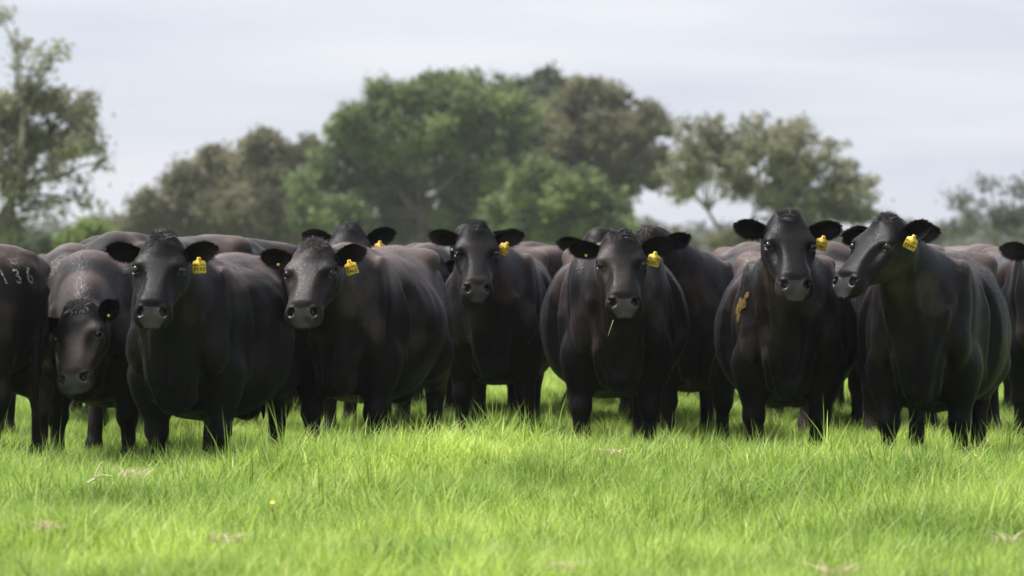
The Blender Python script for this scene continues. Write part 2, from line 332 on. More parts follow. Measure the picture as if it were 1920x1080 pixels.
def surface_nets(sdf, lo, hi, h, B=4):
    n = [int(math.ceil((hi[i] - lo[i]) / h / B)) * B for i in range(3)]
    lo = np.asarray(lo, F32)
    nb = [k // B for k in n]
    bi = np.stack(np.meshgrid(*[np.arange(k) for k in nb], indexing='ij'), -1).reshape(-1, 3)
    cc = lo + (bi.astype(F32) + .5) * (B * h) - h * .5
    fc = sdf(cc)
    near = np.abs(fc) < B * h * 1.5
    G = np.empty(n, F32)
    G.reshape(nb[0], B, nb[1], B, nb[2], B).transpose(0, 2, 4, 1, 3, 5)[...] = np.where(fc > 0, 1., -1.).reshape(*nb, 1, 1, 1)
    off = np.stack(np.meshgrid(*[np.arange(B)] * 3, indexing='ij'), -1).reshape(-1, 3)
    idx = (bi[near][:, None, :] * B + off[None]).reshape(-1, 3)
    G[idx[:, 0], idx[:, 1], idx[:, 2]] = sdf(lo + idx.astype(F32) * h)
    S = G < 0
    m = [k - 1 for k in n]
    cnt = np.zeros(m, np.uint8)
    for a in (0, 1):
        for b in (0, 1):
            for c in (0, 1): cnt += S[a:m[0]+a, b:m[1]+b, c:m[2]+c]
    act = (cnt > 0) & (cnt < 8)
    ids = np.full(m, -1, np.int64); ci = np.argwhere(act); ids[act] = np.arange(len(ci))
    acc = np.zeros((len(ci), 3)); wt = np.zeros(len(ci))
    for ax in range(3):
        o1, o2 = [k for k in range(3) if k != ax]
        for a in (0, 1):
            for b in (0, 1):
                p = ci.copy(); p[:, o1] += a; p[:, o2] += b; q = p.copy(); q[:, ax] += 1
                fa = G[p[:, 0], p[:, 1], p[:, 2]]; fb = G[q[:, 0], q[:, 1], q[:, 2]]
                cr = (fa < 0) != (fb < 0); t = np.where(cr, fa / np.where(cr, fa - fb, 1), 0)
                pos = p.astype(float); pos[:, ax] += t
                acc[cr] += pos[cr]; wt[cr] += 1
    verts = lo + (acc / wt[:, None]) * h
    faces = []
    for ax in range(3):
        o1, o2 = (ax + 1) % 3, (ax + 2) % 3
        sl0 = [slice(1, m[k]) for k in range(3)]; sl0[ax] = slice(0, m[ax])
        sl1 = list(sl0); sl1[ax] = slice(1, m[ax] + 1)
        A = S[tuple(sl0)]; Bq = S[tuple(sl1)]
        e = np.argwhere(A != Bq)
        inside = A[tuple(e.T)]
        p = e.copy()
        for k in (o1, o2): p[:, k] += 1
        def cell(d1, d2):
            q = p.copy(); q[:, o1] -= d1; q[:, o2] -= d2
            return ids[q[:, 0], q[:, 1], q[:, 2]]
        quad = np.stack([cell(1, 1), cell(0, 1), cell(0, 0), cell(1, 0)], 1)
        quad[~inside] = quad[~inside][:, ::-1]
        faces.append(quad)
    return verts.astype(F32), np.concatenate(faces)

def refine(verts, quads, polys, sel):
    """split the selected quads in four; neighbours take the new edge points"""
    q = quads[sel]; keep = quads[~sel]
    E = np.stack([q, np.roll(q, -1, 1)], 2).reshape(-1, 2); Es = np.sort(E, 1)
    key = Es[:, 0] * (len(verts) + 1) + Es[:, 1]
    uk, first, inv = np.unique(key, return_index=True, return_inverse=True)
    mid = (verts[Es[first, 0]] + verts[Es[first, 1]]) / 2
    nv = len(verts); ctr = verts[q].mean(1)
    mi = (nv + inv).reshape(-1, 4); ce = nv + len(uk) + np.arange(len(q))
    new = [np.stack([q[:, k], mi[:, k], ce, mi[:, (k - 1) % 4]], 1) for k in range(4)]
    verts2 = np.concatenate([verts, mid, ctr]).astype(F32)
    ek = np.sort(np.stack([keep, np.roll(keep, -1, 1)], 2).reshape(-1, 2), 1)
    kk = ek[:, 0] * (nv + 1) + ek[:, 1]
    pos = np.clip(np.searchsorted(uk, kk), 0, len(uk) - 1); hit = (uk[pos] == kk).reshape(-1, 4)
    touched = hit.any(1); pm = (nv + pos).reshape(-1, 4)
    for i in np.argwhere(touched)[:, 0]:
        f = []
        for k in range(4):
            f.append(int(keep[i, k]))
            if hit[i, k]: f.append(int(pm[i, k]))
        polys.append(f)
    return verts2, np.concatenate([keep[~touched]] + new), polys

def mesh_from(name, verts, quads, polys=(), mats=(), mat_idx=None, smooth=True):
    me = bpy.data.meshes.new(name)
    nq = len(quads); k = quads.shape[1] if nq else 4
    lens = np.concatenate([np.full(nq, k, np.int32), np.array([len(p) for p in polys], np.int32)])
    loops = np.concatenate([np.asarray(quads).reshape(-1), np.array([v for p in polys for v in p], np.int64)]).astype(np.int32)
    me.vertices.add(len(verts)); me.vertices.foreach_set('co', np.asarray(verts, F32).reshape(-1))
    me.loops.add(len(loops)); me.loops.foreach_set('vertex_index', loops)
    st = np.concatenate([[0], np.cumsum(lens)[:-1]]).astype(np.int32)
    me.polygons.add(len(lens)); me.polygons.foreach_set('loop_start', st); me.polygons.foreach_set('loop_total', lens)
    for m in mats: me.materials.append(m)
    if mat_idx is not None: me.polygons.foreach_set('material_index', np.asarray(mat_idx, np.int32))
    me.update(calc_edges=True); me.validate()
    if smooth: me.shade_smooth()
    return me

def ear_mesh(name, cow, side, lift, back, droop, mats, rng, L=.195, W=.054, hair=1100, twist=0., curl=0., tag_low=True):
    """a cupped, leaf-shaped ear with hair along its rim; side +1 is the animal's left"""
    base = V(.055, side * .098 * cow.ws, -.015)
    d = nrm(V(-back, side * 1.0, lift)); 
    nf = V(.80, 0, .45 - droop); nf = nrm(nf - d * (nf @ d)); wv = np.cross(nf, d) * side   # nf: opening, wv: towards the top edge
    c, sn = math.cos(twist), math.sin(twist); nf, wv = nf * c + wv * sn, wv * c - nf * sn
    NU, NVv = 22, 13
    u = np.linspace(0, 1, NU)[:, None]; v = np.linspace(-1, 1, NVv)[None, :]
    w = W * (np.sin(np.pi * np.clip(u * .93 + .05, 0, 1) ** 1.15) ** .55) + .004
    w = np.where(u < .12, np.maximum(w, .030), w)
    cup = (.050 * (1 - u) ** 1.3 + .016)
    up_edge = 1 - .25 * (v > 0) * (1 - u)
    def layer(th):
        y = v * w * up_edge
        z = -cup * (1 - v ** 2) - th * (1 - v ** 4 * .8) * np.ones_like(u) + curl * np.maximum(v, 0) ** 2 * .03
        p = base[None, None] + (u * L)[..., None] * d + y[..., None] * wv + (z + .025 * u * u)[..., None] * nf - (0.02*np.sin(u*2.6)*droop)[..., None]*V(0,0,1)
        return p
    a = layer(0.); b = layer(.011)
    P = np.concatenate([a.reshape(-1, 3), b.reshape(-1, 3)])
    q = []
    N = NU * NVv
    for i in range(NU - 1):
        for j in range(NVv - 1):
            k = i * NVv + j
            f = [k, k + 1, k + NVv + 1, k + NVv]
            q.append(f if side > 0 else f[::-1]); g = [N + t for t in f[::-1]]; q.append(g if side > 0 else g[::-1])
    rim = [(i, 0) for i in range(NU)] + [(NU - 1, j) for j in range(1, NVv)] + [(i, NVv - 1) for i in range(NU - 2, -1, -1)]
    for (i, j), (i2, j2) in zip(rim[:-1], rim[1:]):
        k, l = i * NVv + j, i2 * NVv + j2
        f = [k, k + N, l + N, l]; q.append(f if side > 0 else f[::-1])
    # hair: thin triangles, from the rim outwards and across the cup
    hv = []; 
    for n in range(hair):
        if n % 5 < 3:
            k = rng.integers(0, len(rim) - 1); i, j = rim[k]; p = a[i, j] + (b[i, j] - a[i, j]) * rng.random() + (a[rim[k+1][0], rim[k+1][1]] - a[i, j]) * rng.random()
            out = nrm(p - (base + d * L * .45)) + d * .5 + rng.normal(size=3) * .35; ln = .010 + .014 * rng.random()
        else:
            i = rng.integers(1, NU - 2); j = rng.integers(1, NVv - 1); p = a[i, j]
            out = d * .7 + nf * (.55) + wv * (.5 if j > NVv / 2 else -.5) + rng.normal(size=3) * .3; ln = .014 + .018 * rng.random()
        out = nrm(out); sd = nrm(np.cross(out, rng.normal(size=3))) * .0011
        hv += [p - sd, p + sd, p + out * ln - V(0, 0, ln * .25)]
    allP = np.concatenate([P, np.array(hv).reshape(-1, 3)]) if hair else P
    allP = cow.poll + allP * cow.hs @ cow.R.T
    tris = [[2 * N + 3 * k, 2 * N + 3 * k + 1, 2 * N + 3 * k + 2] for k in range(hair)]
    me = mesh_from(name, allP, np.array(q), tris, mats)
    anchor = cow.poll + cow.R @ (a[10, 3] + nf * .048) * cow.hs; tipdir = cow.R @ d
    return me, anchor, tipdir, cow.R @ nf

def ball(name, c, r, mat, n=12):
    vs = [(0, 0, 1)]; 
    for i in range(1, n):
        t = math.pi * i / n
        for j in range(2 * n): vs.append((math.sin(t) * math.cos(math.pi * j / n), math.sin(t) * math.sin(math.pi * j / n), math.cos(t)))
    vs.append((0, 0, -1)); m = 2 * n; q = []; tr = []
    for j in range(m):
        tr.append([0, 1 + j, 1 + (j + 1) % m]); L = len(vs) - 1; o = 1 + (n - 2) * m; tr.append([L, o + (j + 1) % m, o + j])
    for i in range(n - 2):
        for j in range(m): a = 1 + i * m + j; b = 1 + i * m + (j + 1) % m; q.append([a, a + m, b + m, b])
    return mesh_from(name, np.array(vs) * r + np.asarray(c), np.array(q), tr, [mat])

def hair_tris(cow, v, n, quads, count, rng, L=.024, W=.0012):
    """short coat hairs: one thin triangle each, combed backwards and down along the hide"""
    a, b, c = v[quads[:, 0]], v[quads[:, 1]], v[quads[:, 2]]
    ar = np.linalg.norm(np.cross(b - a, c - a), axis=1); h = cow.hframe(v[quads].mean(1))
    onh = (h[:, 0] > -.06) & (h[:, 0] < .42) & (np.abs(h[:, 1]) < .16) & (h[:, 2] > -.22)
    tuft = (h[:, 0] > -.05) & (h[:, 0] < .055) & (np.abs(h[:, 1]) < .06) & (h[:, 2] > .0)
    muz = (h[:, 0] > .42) & (np.abs(h[:, 1]) < .15) & (h[:, 2] > -.15) & (h[:, 2] < .1)
    w = ar * np.where(tuft, 5., np.where(onh, 1.0, 1.)) * ~muz * (v[quads[:, 0], 2] > .12)
    fi = rng.choice(len(quads), count, p=w / w.sum())
    u1, u2 = rng.random((2, count, 1)).astype(F32); q = quads[fi]
    p = (v[q[:, 0]] * (1 - u1) + v[q[:, 1]] * u1) * (1 - u2) + (v[q[:, 3]] * (1 - u1) + v[q[:, 2]] * u1) * u2
    nn = n[q[:, 0]]
    fl = np.tile(np.array([-.75, 0, -.65], F32), (count, 1)); lg = p[:, 2] < .55; fl[lg] = (-.1, 0, -1)
    fl[:, 1] += .25 * np.sin(p[:, 0] * 7 + cow.nph[0]) * np.sin(p[:, 2] * 6 + cow.nph[1])
    fl[:, 2] += .35 * np.sin(p[:, 0] * 5 + cow.nph[2])
    hd = onh[fi]; fl[hd] = (cow.R @ V(.6, 0, .05)).astype(F32)
    tf = tuft[fi]; fl[tf] = (cow.R @ V(.3, 0, .2)).astype(F32)
    fl = fl + rng.normal(size=(count, 3)).astype(F32) * np.where(tf, .8, .22)[:, None].astype(F32)
    fl = fl - nn * (fl * nn).sum(1)[:, None]; fl /= np.linalg.norm(fl, axis=1)[:, None] + 1e-6
    lift = np.where(tf, .45, np.where(hd, .04, .15) + .12 * rng.random(count))[:, None].astype(F32)
    ln = (L * (.6 + .8 * rng.random(count)) * np.where(tf, 1.25, np.where(hd, .5, 1.)))[:, None].astype(F32)
    sd = np.cross(nn, fl) * F32(W)
    tip = p + (fl + nn * lift) * ln
    return np.stack([p - sd, p + sd, tip], 1).reshape(-1, 3)
# ------------------------------------------------------------------ ground: one sheet to the horizon
rng = np.random.default_rng(5)
xs = np.concatenate([-np.geomspace(900, 9, 24), np.linspace(-8.5, 8.5, 86), np.geomspace(9, 900, 24)])
ys = np.concatenate([[-60, -20, 0, 6], np.linspace(9, 30, 106), np.geomspace(31, 2400, 46)])
gx, gy = np.meshgrid(xs, ys, indexing='ij'); gz = ground_z(gx, gy)
nx, ny = len(xs), len(ys); ii, jj = np.meshgrid(np.arange(nx - 1), np.arange(ny - 1), indexing='ij'); k = (ii * ny + jj).reshape(-1)
quads = np.stack([k, k + ny, k + ny + 1, k + 1], 1)
m, t, b = mat('pasture_soil', (.1, .15, .03), .95, .1)
co = nd(t, 'ShaderNodeTexCoord'); n1 = nd(t, 'ShaderNodeTexNoise', Scale=.8, Detail=8.0, Roughness=.65); t.links.new(co.outputs['Object'], n1.inputs['Vector'])
t.links.new(ramp(t, n1.outputs['Fac'], [(.3, (.09, .14, .022)), (.55, (.20, .29, .045)), (.75, (.26, .33, .07))]), b.inputs['Base Color'])
me = mesh_from('ground', np.stack([gx, gy, gz], -1).reshape(-1, 3), quads, (), [m])
tag(link('ground', me), kind='structure')
# ------------------------------------------------------------------ grass: tufts of curved blades scattered over the near pasture
GM, t, a, c, b, tr = leafy('grass_blade', [(0, (.15, .235, .035)), (.35, (.30, .42, .075)), (.62, (.41, .52, .11)), (.86, (.49, .57, .17)), (.93, (.56, .57, .27)), (1, (.70, .63, .45))], .5, .5)
oi = nd(t, 'ShaderNodeObjectInfo'); hs = nd(t, 'ShaderNodeHueSaturation')
mr = nd(t, 'ShaderNodeMapRange'); t.links.new(oi.outputs['Random'], mr.inputs[0]); mr.inputs['To Min'].default_value = .55; mr.inputs['To Max'].default_value = 1.05; vm = nd(t, 'ShaderNodeMath', operation='MULTIPLY_ADD'); vm.inputs[1].default_value = .50; t.links.new(mr.outputs[0], vm.inputs[2]); t.links.new(vm.outputs[0], hs.inputs['Value'])
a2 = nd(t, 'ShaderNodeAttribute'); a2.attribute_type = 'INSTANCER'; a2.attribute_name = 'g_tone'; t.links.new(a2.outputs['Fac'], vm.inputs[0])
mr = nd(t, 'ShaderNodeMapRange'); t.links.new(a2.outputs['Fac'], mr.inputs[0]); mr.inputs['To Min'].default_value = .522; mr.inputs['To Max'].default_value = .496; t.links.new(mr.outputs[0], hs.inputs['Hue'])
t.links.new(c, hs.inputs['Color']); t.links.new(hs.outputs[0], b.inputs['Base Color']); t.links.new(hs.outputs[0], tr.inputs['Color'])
def tuft_mesh(name, n, h, spread, r, mtl, lean=.5, wid=.0031, tone=(.15, .92), dry=.06):
    V_, F_, T_ = [], [], []
    S = 4
    for i in range(n):
        a = r.random() * 6.283; rad = spread * math.sqrt(r.random()); b0 = V(rad * math.cos(a), rad * math.sin(a), -.02)
        hh = h * (.45 + .6 * r.random()); ld = r.random() * 6.283; ln = hh * lean * (.15 + r.random()) ; wd = wid * (.7 + .7 * r.random())
        d = V(math.cos(ld), math.sin(ld), 0); sw = nrm(np.cross(d, V(0, 0, 1)) + r.normal(size=3) * .4); sw[2] = 0
        tn = (tone[0] + (tone[1] - tone[0]) * r.random() ** 1.1) if r.random() > dry else .97
        s0 = len(V_)
        for k in range(S + 1):
            u = k / S; p = b0 + V(0, 0, 1) * hh * (u - .30 * u * u * min(1, ln / hh)) + d * ln * u ** 1.9
            ww = wd * (1 - u ** 1.8) * (.75 + .5 * min(1, u * 3))
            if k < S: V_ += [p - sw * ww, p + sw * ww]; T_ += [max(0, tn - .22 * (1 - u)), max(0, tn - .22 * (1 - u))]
            else: V_.append(p); T_.append(tn)
        for k in range(S - 1): F_.append([s0 + 2*k, s0 + 2*k + 1, s0 + 2*k + 3, s0 + 2*k + 2])
        F_.append([s0 + 2*S - 2, s0 + 2*S - 1, s0 + 2*S])
    q = np.array([f for f in F_ if len(f) == 4]); tr = [f for f in F_ if len(f) == 3]
    me = mesh_from(name, np.array(V_), q, tr, [mtl])
    at_ = me.attributes.new('tone', 'FLOAT', 'POINT'); at_.data.foreach_set('value', np.array(T_, F32))
    return me
tufts = bpy.data.collections.new('grass_tuft_shapes')
spec = [(62, .24, .09, .8), (62, .21, .11, 1.0), (54, .26, .08, .7), (66, .19, .12, 1.1), (54, .28, .07, .75), (62, .23, .10, .9), (16, .34, .05, .5), (10, .38, .04, .55)]
for i, (n, h, s_, ln) in enumerate(spec):
    o = bpy.data.objects.new('grass_tuft_shape', tuft_mesh('grass_tuft_shape', n, h, s_, rng, GM, ln)); tufts.objects.link(o)
def patch(x, y): return .5 + .28 * np.sin(x * 2.1 + 1.3 * np.sin(y * 1.7)) * np.sin(y * 2.3 + 1.1 * np.sin(x * 1.9)) + .22 * np.sin(x * 5.3 + y * 1.3) * np.sin(y * 4.7 - x * 2.2)
PX, PY = [], []
for y0, y1, den in ((10.0, 13.0, 170), (13.0, 21.5, 190), (21.5, 27, 120), (27, 36, 60)):
    hw0, hw1 = .17 * y1 + 1.6, 0
    n = int((y1 - y0) * 2 * hw0 * den); PX.append((rng.random(n) * 2 - 1) * hw0); PY.append(y0 + rng.random(n) * (y1 - y0))
PX = np.concatenate(PX); PY = np.concatenate(PY); nP = len(PX)
pt = patch(PX, PY)
# trodden a little shorter among the animals
sc_ = (.50 + .75 * pt) * (.85 + .3 * rng.random(nP)) * np.where(PY > 20.3, .85, 1.0) * (1 + .22 * np.exp(-((PY - 18.3) / .9) ** 2))
lush = np.zeros(nP)                                # ranker, darker clumps; those by the left hollow paint the bank's shade
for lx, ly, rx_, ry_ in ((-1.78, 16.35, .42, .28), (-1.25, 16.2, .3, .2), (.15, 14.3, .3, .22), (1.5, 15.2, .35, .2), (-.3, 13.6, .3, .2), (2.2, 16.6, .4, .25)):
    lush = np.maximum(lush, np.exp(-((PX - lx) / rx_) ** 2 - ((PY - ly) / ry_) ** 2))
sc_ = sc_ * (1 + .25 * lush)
pme = bpy.data.meshes.new('grass'); pme.vertices.add(nP)
pme.vertices.foreach_set('co', np.stack([PX, PY, ground_z(PX, PY)], 1).astype(F32).reshape(-1))
def fattr(n, ty, arr, key='value'): at_ = pme.attributes.new(n, ty, 'POINT'); at_.data.foreach_set(key, arr.reshape(-1))
fattr('g_scale', 'FLOAT', sc_.astype(F32))
fattr('g_rot', 'FLOAT_VECTOR', np.stack([rng.normal(size=nP) * .12, rng.normal(size=nP) * .12, rng.random(nP) * 6.283], 1).astype(F32), 'vector')
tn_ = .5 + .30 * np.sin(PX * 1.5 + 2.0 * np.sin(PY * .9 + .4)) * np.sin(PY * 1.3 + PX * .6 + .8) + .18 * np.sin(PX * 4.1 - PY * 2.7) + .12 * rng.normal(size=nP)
fattr('g_tone', 'FLOAT', np.clip(tn_ - .5 * lush, -.4, 1).astype(F32))  # darker tone, with the painted shade at the left hollow
pick = rng.choice(8, nP, p=[.16, .16, .15, .15, .12, .16, .06, .04]); fattr('g_pick', 'INT', pick.astype(np.int32))
pme.materials.append(GM)
grass = link('grass', pme); tag(grass, 'lush bright green pasture grass covering the whole field', 'grass', kind='stuff')
ng = bpy.data.node_groups.new('scatter_tufts', 'GeometryNodeTree')
ng.interface.new_socket('Geometry', in_out='INPUT', socket_type='NodeSocketGeometry'); ng.interface.new_socket('Geometry', in_out='OUTPUT', socket_type='NodeSocketGeometry')
gi = ng.nodes.new('NodeGroupInput'); go = ng.nodes.new('NodeGroupOutput'); ip = ng.nodes.new('GeometryNodeInstanceOnPoints'); ci = ng.nodes.new('GeometryNodeCollectionInfo')
ci.inputs['Collection'].default_value = tufts; ci.inputs['Separate Children'].default_value = True; ci.inputs['Reset Children'].default_value = True
def na(name, ty):
    n = ng.nodes.new('GeometryNodeInputNamedAttribute'); n.data_type = ty; n.inputs['Name'].default_value = name; return n.outputs['Attribute']
ip.inputs['Pick Instance'].default_value = True
e2r = ng.nodes.new('FunctionNodeEulerToRotation')
L_ = ng.links.new
L_(gi.outputs[0], ip.inputs['Points']); L_(ci.outputs[0], ip.inputs['Instance']); L_(na('g_pick', 'INT'), ip.inputs['Instance Index'])
L_(na('g_rot', 'FLOAT_VECTOR'), e2r.inputs[0]); L_(e2r.outputs[0], ip.inputs['Rotation']); L_(na('g_scale', 'FLOAT'), ip.inputs['Scale']); L_(ip.outputs[0], go.inputs[0])
grass.modifiers.new('scatter', 'NODES').node_group = ng
# ------------------------------------------------------------------ trees beyond the herd
LEAF = {
 'green': leafy('green_foliage', [(0, (0.078, 0.110, 0.044)), (.5, (0.140, 0.193, 0.073)), (1, (0.226, 0.278, 0.112))], .42)[0],
 'dark': leafy('dark_foliage', [(0, (0.051, 0.068, 0.044)), (.5, (0.088, 0.112, 0.066)), (1, (0.134, 0.159, 0.093))], .40)[0],
 'olive': leafy('olive_foliage', [(0, (0.098, 0.100, 0.055)), (.5, (0.161, 0.161, 0.090)), (1, (0.238, 0.229, 0.139))], .42)[0],
 'euc': leafy('gum_foliage', [(0, (0.134, 0.139, 0.085)), (.5, (0.213, 0.220, 0.137)), (1, (0.299, 0.295, 0.201))], .42)[0],
 'grey': leafy('grey_foliage', [(0, (0.104, 0.112, 0.098)), (.5, (0.146, 0.156, 0.132)), (1, (0.195, 0.201, 0.171))], .42)[0],
 'lime': leafy('lime_foliage', [(0, (0.116, 0.159, 0.049)), (.5, (0.183, 0.244, 0.079)), (1, (0.244, 0.305, 0.110))], .42)[0]}
BARK = bark('grey_bark', (.10, .085, .07), (.24, .21, .18)); BARKD = bark('dark_bark', (.05, .042, .034), (.12, .10, .08))
def tube(V_, F_, pts, r0, r1, n=6):
    s0 = len(V_); m = len(pts)
    for i, p in enumerate(pts):
        t = nrm(pts[min(i + 1, m - 1)] - pts[max(i - 1, 0)]); a = nrm(np.cross(t, V(.3, .9, .2))); b_ = np.cross(t, a); r = r0 + (r1 - r0) * (i / (m - 1)) ** .8
        for k in range(n): V_.append(p + (a * math.cos(6.283 * k / n) + b_ * math.sin(6.283 * k / n)) * r)
    for i in range(m - 1):
        for k in range(n): F_.append([s0 + i*n + k, s0 + i*n + (k+1) % n, s0 + (i+1)*n + (k+1) % n, s0 + (i+1)*n + k])
def limb(V_, F_, a, b, r0, r1, r, wob=.12, up=.25, seg=7):
    L = np.linalg.norm(b - a); c = (a + b) / 2 + V(r.normal() * wob * L, r.normal() * wob * L, up * L * .5)
    ts = np.linspace(0, 1, seg); pts = [(1-u)**2*a + 2*u*(1-u)*c + u*u*b + r.normal(size=3) * L * .012 * (0 < u < 1) for u in ts]
    tube(V_, F_, pts, r0, r1); return pts
def tree(name, label, group, Y, base_px, blobs, kind, leaf=.115, per=17.0, clump=.44, seed=0, barkm=None, trunk_r=.22, fork=.35, depth=.9, sparse=(), lean=0., cat='tree', mid_drop=.0):
    """crown built of leaf clumps around limb ends; blobs are foliage masses (px, py, half width, half height)"""
    r = np.random.default_rng(seed); s = FPX / Y
    base = np.array(at(base_px, HOR, Y)); base[2] = float(ground_z(base[0], base[1])) - .1
    root = bpy.data.objects.new(name, None); COL.objects.link(root); root.location = base; tag(root, label, cat, group)
    TV, TF, LP, LS, LT = [], [], [], [], []
    cs = []
    for (px, py, rx, ry) in blobs:
        p = np.array(at(px, py, Y)); p[1] += r.normal() * rx / s * depth; cs.append((p - base, rx / s, ry / s))
    zmax = max(c[0][2] for c in cs); xm = np.mean([c[0][0] for c in cs])
    f1 = V(xm * .35 + lean, 0, zmax * fork)
    trunk = limb(TV, TF, V(0, 0, 0), f1, trunk_r, trunk_r * .72, r, .03, 0)
    hubs = [f1]
    for q in range(3):
        h = V(xm * .6 + (q - 1) * np.ptp([c[0][0] for c in cs]) * .22, r.normal() * .6, zmax * (fork + .22 + .06 * r.random()))
        limb(TV, TF, f1, h, trunk_r * .62, trunk_r * .36, r); hubs.append(h)
    for bi_, (c, a, b_) in enumerate(cs):
        hb = min(hubs, key=lambda h: np.linalg.norm((h - c) * V(1, 1, 1.3)) + (2. if h[2] > c[2] + .3 else 0))
        pts = limb(TV, TF, hb, c, trunk_r * .33, trunk_r * .08, r)
        thin = .35 if bi_ in sparse else 1.0
        nc = max(5, int(a * b_ * 17.0 * (.6 + .4 * thin) / (clump * clump * 2.6)))
        for k in range(nc):
            d = nrm(r.normal(size=3)); rad = r.random() ** .42 * (1.0 + .22 * r.normal())
            cc = c + d * V(a, max(a, b_) * depth, b_) * rad
            cr_ = clump * (.4 + 1.1 * r.random() ** 1.5)
            if k % 3 == 0: tube(TV, TF, [pts[-2] + (pts[-1] - pts[-2]) * r.random(), (pts[-1] + cc) / 2 + r.normal(size=3) * .12, cc], trunk_r * .07, trunk_r * .02, 4)
            n = int(per * thin * (cr_ / leaf) ** 2 * .55 * (.6 + .8 * r.random())) + 3
            g = r.normal(size=(n, 3)); g /= np.linalg.norm(g, axis=1)[:, None] + 1e-6
            LP.append(cc + r.normal(size=(n, 3)) * cr_ * V(.52, .52, .40)); LS.append(leaf * (.6 + .8 * r.random(n)))
            LT.append(np.clip(.5 + .34 * r.normal() + .18 * r.normal(size=n), 0, 1))
    LP = np.concatenate(LP); LS = np.concatenate(LS); LT = np.concatenate(LT); n = len(LP)
    a = r.normal(size=(n, 3)); a /= np.linalg.norm(a, axis=1)[:, None]; b_ = np.cross(a, r.normal(size=(n, 3))); b_ /= np.linalg.norm(b_, axis=1)[:, None] + 1e-6
    a = a * LS[:, None]; b_ = b_ * LS[:, None] * .55
    vs_ = np.stack([LP - a, LP + b_ * .9 - a * .1, LP + a, LP - b_ * .9 - a * .1], 1).reshape(-1, 3)
    me = mesh_from('crown', vs_, np.arange(4 * n).reshape(-1, 4), (), [LEAF[kind]], smooth=False)
    at_ = me.attributes.new('tone', 'FLOAT', 'POINT'); at_.data.foreach_set('value', np.repeat(LT, 4).astype(F32))
    link('trunk', mesh_from('trunk', np.array(TV), np.array(TF), (), [barkm or BARK]), root); link('crown', me, root)
    return n
TG = 'trees beyond the herd'
nl = 0
nl += tree('gum_tree', 'tall grey-green gum tree cut off by the left edge', TG, 95, -10, [(40,200,65,38),(110,190,50,28),(150,220,38,32),(172,268,32,36),(190,300,18,18),(60,275,65,45),(10,330,50,50),(118,330,50,26),(75,385,60,30),(150,378,45,20),(15,420,40,40),(30,85,38,22),(100,105,45,22),(5,30,28,22),(60,135,40,18),(-30,250,50,70),(130,265,40,35)], 'euc', leaf=.072, per=6.0, clump=.25, seed=1, trunk_r=.20, sparse=(11,12,13,14,8,9,4,7))
nl += tree('shrub', 'bright lime-green shrub low behind the left cows', 'shrubs along the far side', 85, 165, [(165,438,45,24),(130,448,30,16),(205,446,30,16)], 'lime', leaf=.07, per=16, clump=.2, seed=2, trunk_r=.05, cat='shrub')
nl += tree('shrub', 'dark scrubby shrub at the foot of the gum tree', 'shrubs along the far side', 100, 60, [(40,456,50,20),(90,462,40,16),(5,450,40,24)], 'dark', leaf=.08, per=14, clump=.22, seed=3, trunk_r=.05, cat='shrub')
nl += tree('olive_tree', 'low olive-brown tree sloping down left of the big green tree', TG, 165, 440, [(300,392,38,32),(345,352,42,36),(398,300,28,24),(430,335,50,42),(490,290,45,34),(505,262,26,20),(560,292,42,26),(540,340,60,46),(450,395,80,42),(380,412,60,38),(580,400,60,46),(278,425,38,30),(220,430,40,18),(330,430,60,25),(480,350,60,50),(600,350,40,50),(520,420,70,35)], 'olive', seed=4, barkm=BARKD, fork=.3)
nl += tree('broadleaf_tree', 'biggest tree, broad and leafy green, at the middle', TG, 160, 800, [(640,262,30,36),(676,218,30,30),(736,190,46,32),(830,162,50,30),(900,182,56,36),(700,280,66,46),(800,240,86,56),(900,250,76,56),(650,340,66,46),(760,340,86,56),(870,340,76,56),(950,320,70,56),(640,405,60,42),(760,412,80,42),(890,405,86,44),(955,215,46,46),(620,300,25,25),(870,210,60,50),(580,370,40,50),(780,190,50,40)], 'green', seed=5, barkm=BARKD, fork=.28, trunk_r=.3)
nl += tree('broadleaf_tree', 'dark green tree top rising just right of the biggest tree', TG, 178, 1010, [(1005,165,52,34),(1030,152,20,24),(1020,235,56,60),(990,300,60,60),(1040,320,50,60),(960,250,40,50),(1060,230,40,50),(1010,380,60,50)], 'dark', seed=6, barkm=BARKD)
nl += tree('olive_tree', 'brownish olive tree with high rounded top right of centre', TG, 168, 1120, [(1098,185,52,40),(1150,198,40,36),(1080,260,56,56),(1140,270,56,56),(1225,235,34,34),(1222,310,38,46),(1100,340,66,56),(1172,355,30,36),(1185,225,30,30),(1185,275,40,40),(1060,215,40,45),(1050,330,50,50),(1150,410,40,30)], 'olive', seed=7)
nl += tree('broadleaf_tree', 'shorter mid-green tree in front of the olive tree, right of centre', TG, 140, 1050, [(1000,345,60,36),(1060,372,76,44),(1118,395,50,36),(1040,425,86,30),(1135,432,50,22),(960,400,50,40)], 'green', seed=8, leaf=.11, clump=.36)
nl += tree('gum_tree', 'wide open-crowned gum tree with pale forked trunk, right of centre', TG, 135, 1335, [(1288,240,34,20),(1335,228,34,20),(1290,300,42,40),(1350,280,56,46),(1420,228,34,20),(1430,280,56,46),(1490,258,40,30),(1552,275,36,20),(1500,320,56,42),(1570,330,34,34),(1615,362,34,24),(1545,380,56,36),(1460,370,56,36),(1400,345,46,36),(1600,402,46,30),(1278,352,30,24),(1500,420,56,22),(1640,345,14,14)], 'euc', seed=9, leaf=.10, per=9.5, clump=.32, trunk_r=.17, fork=.16, sparse=(0,1,4,7,10,17))
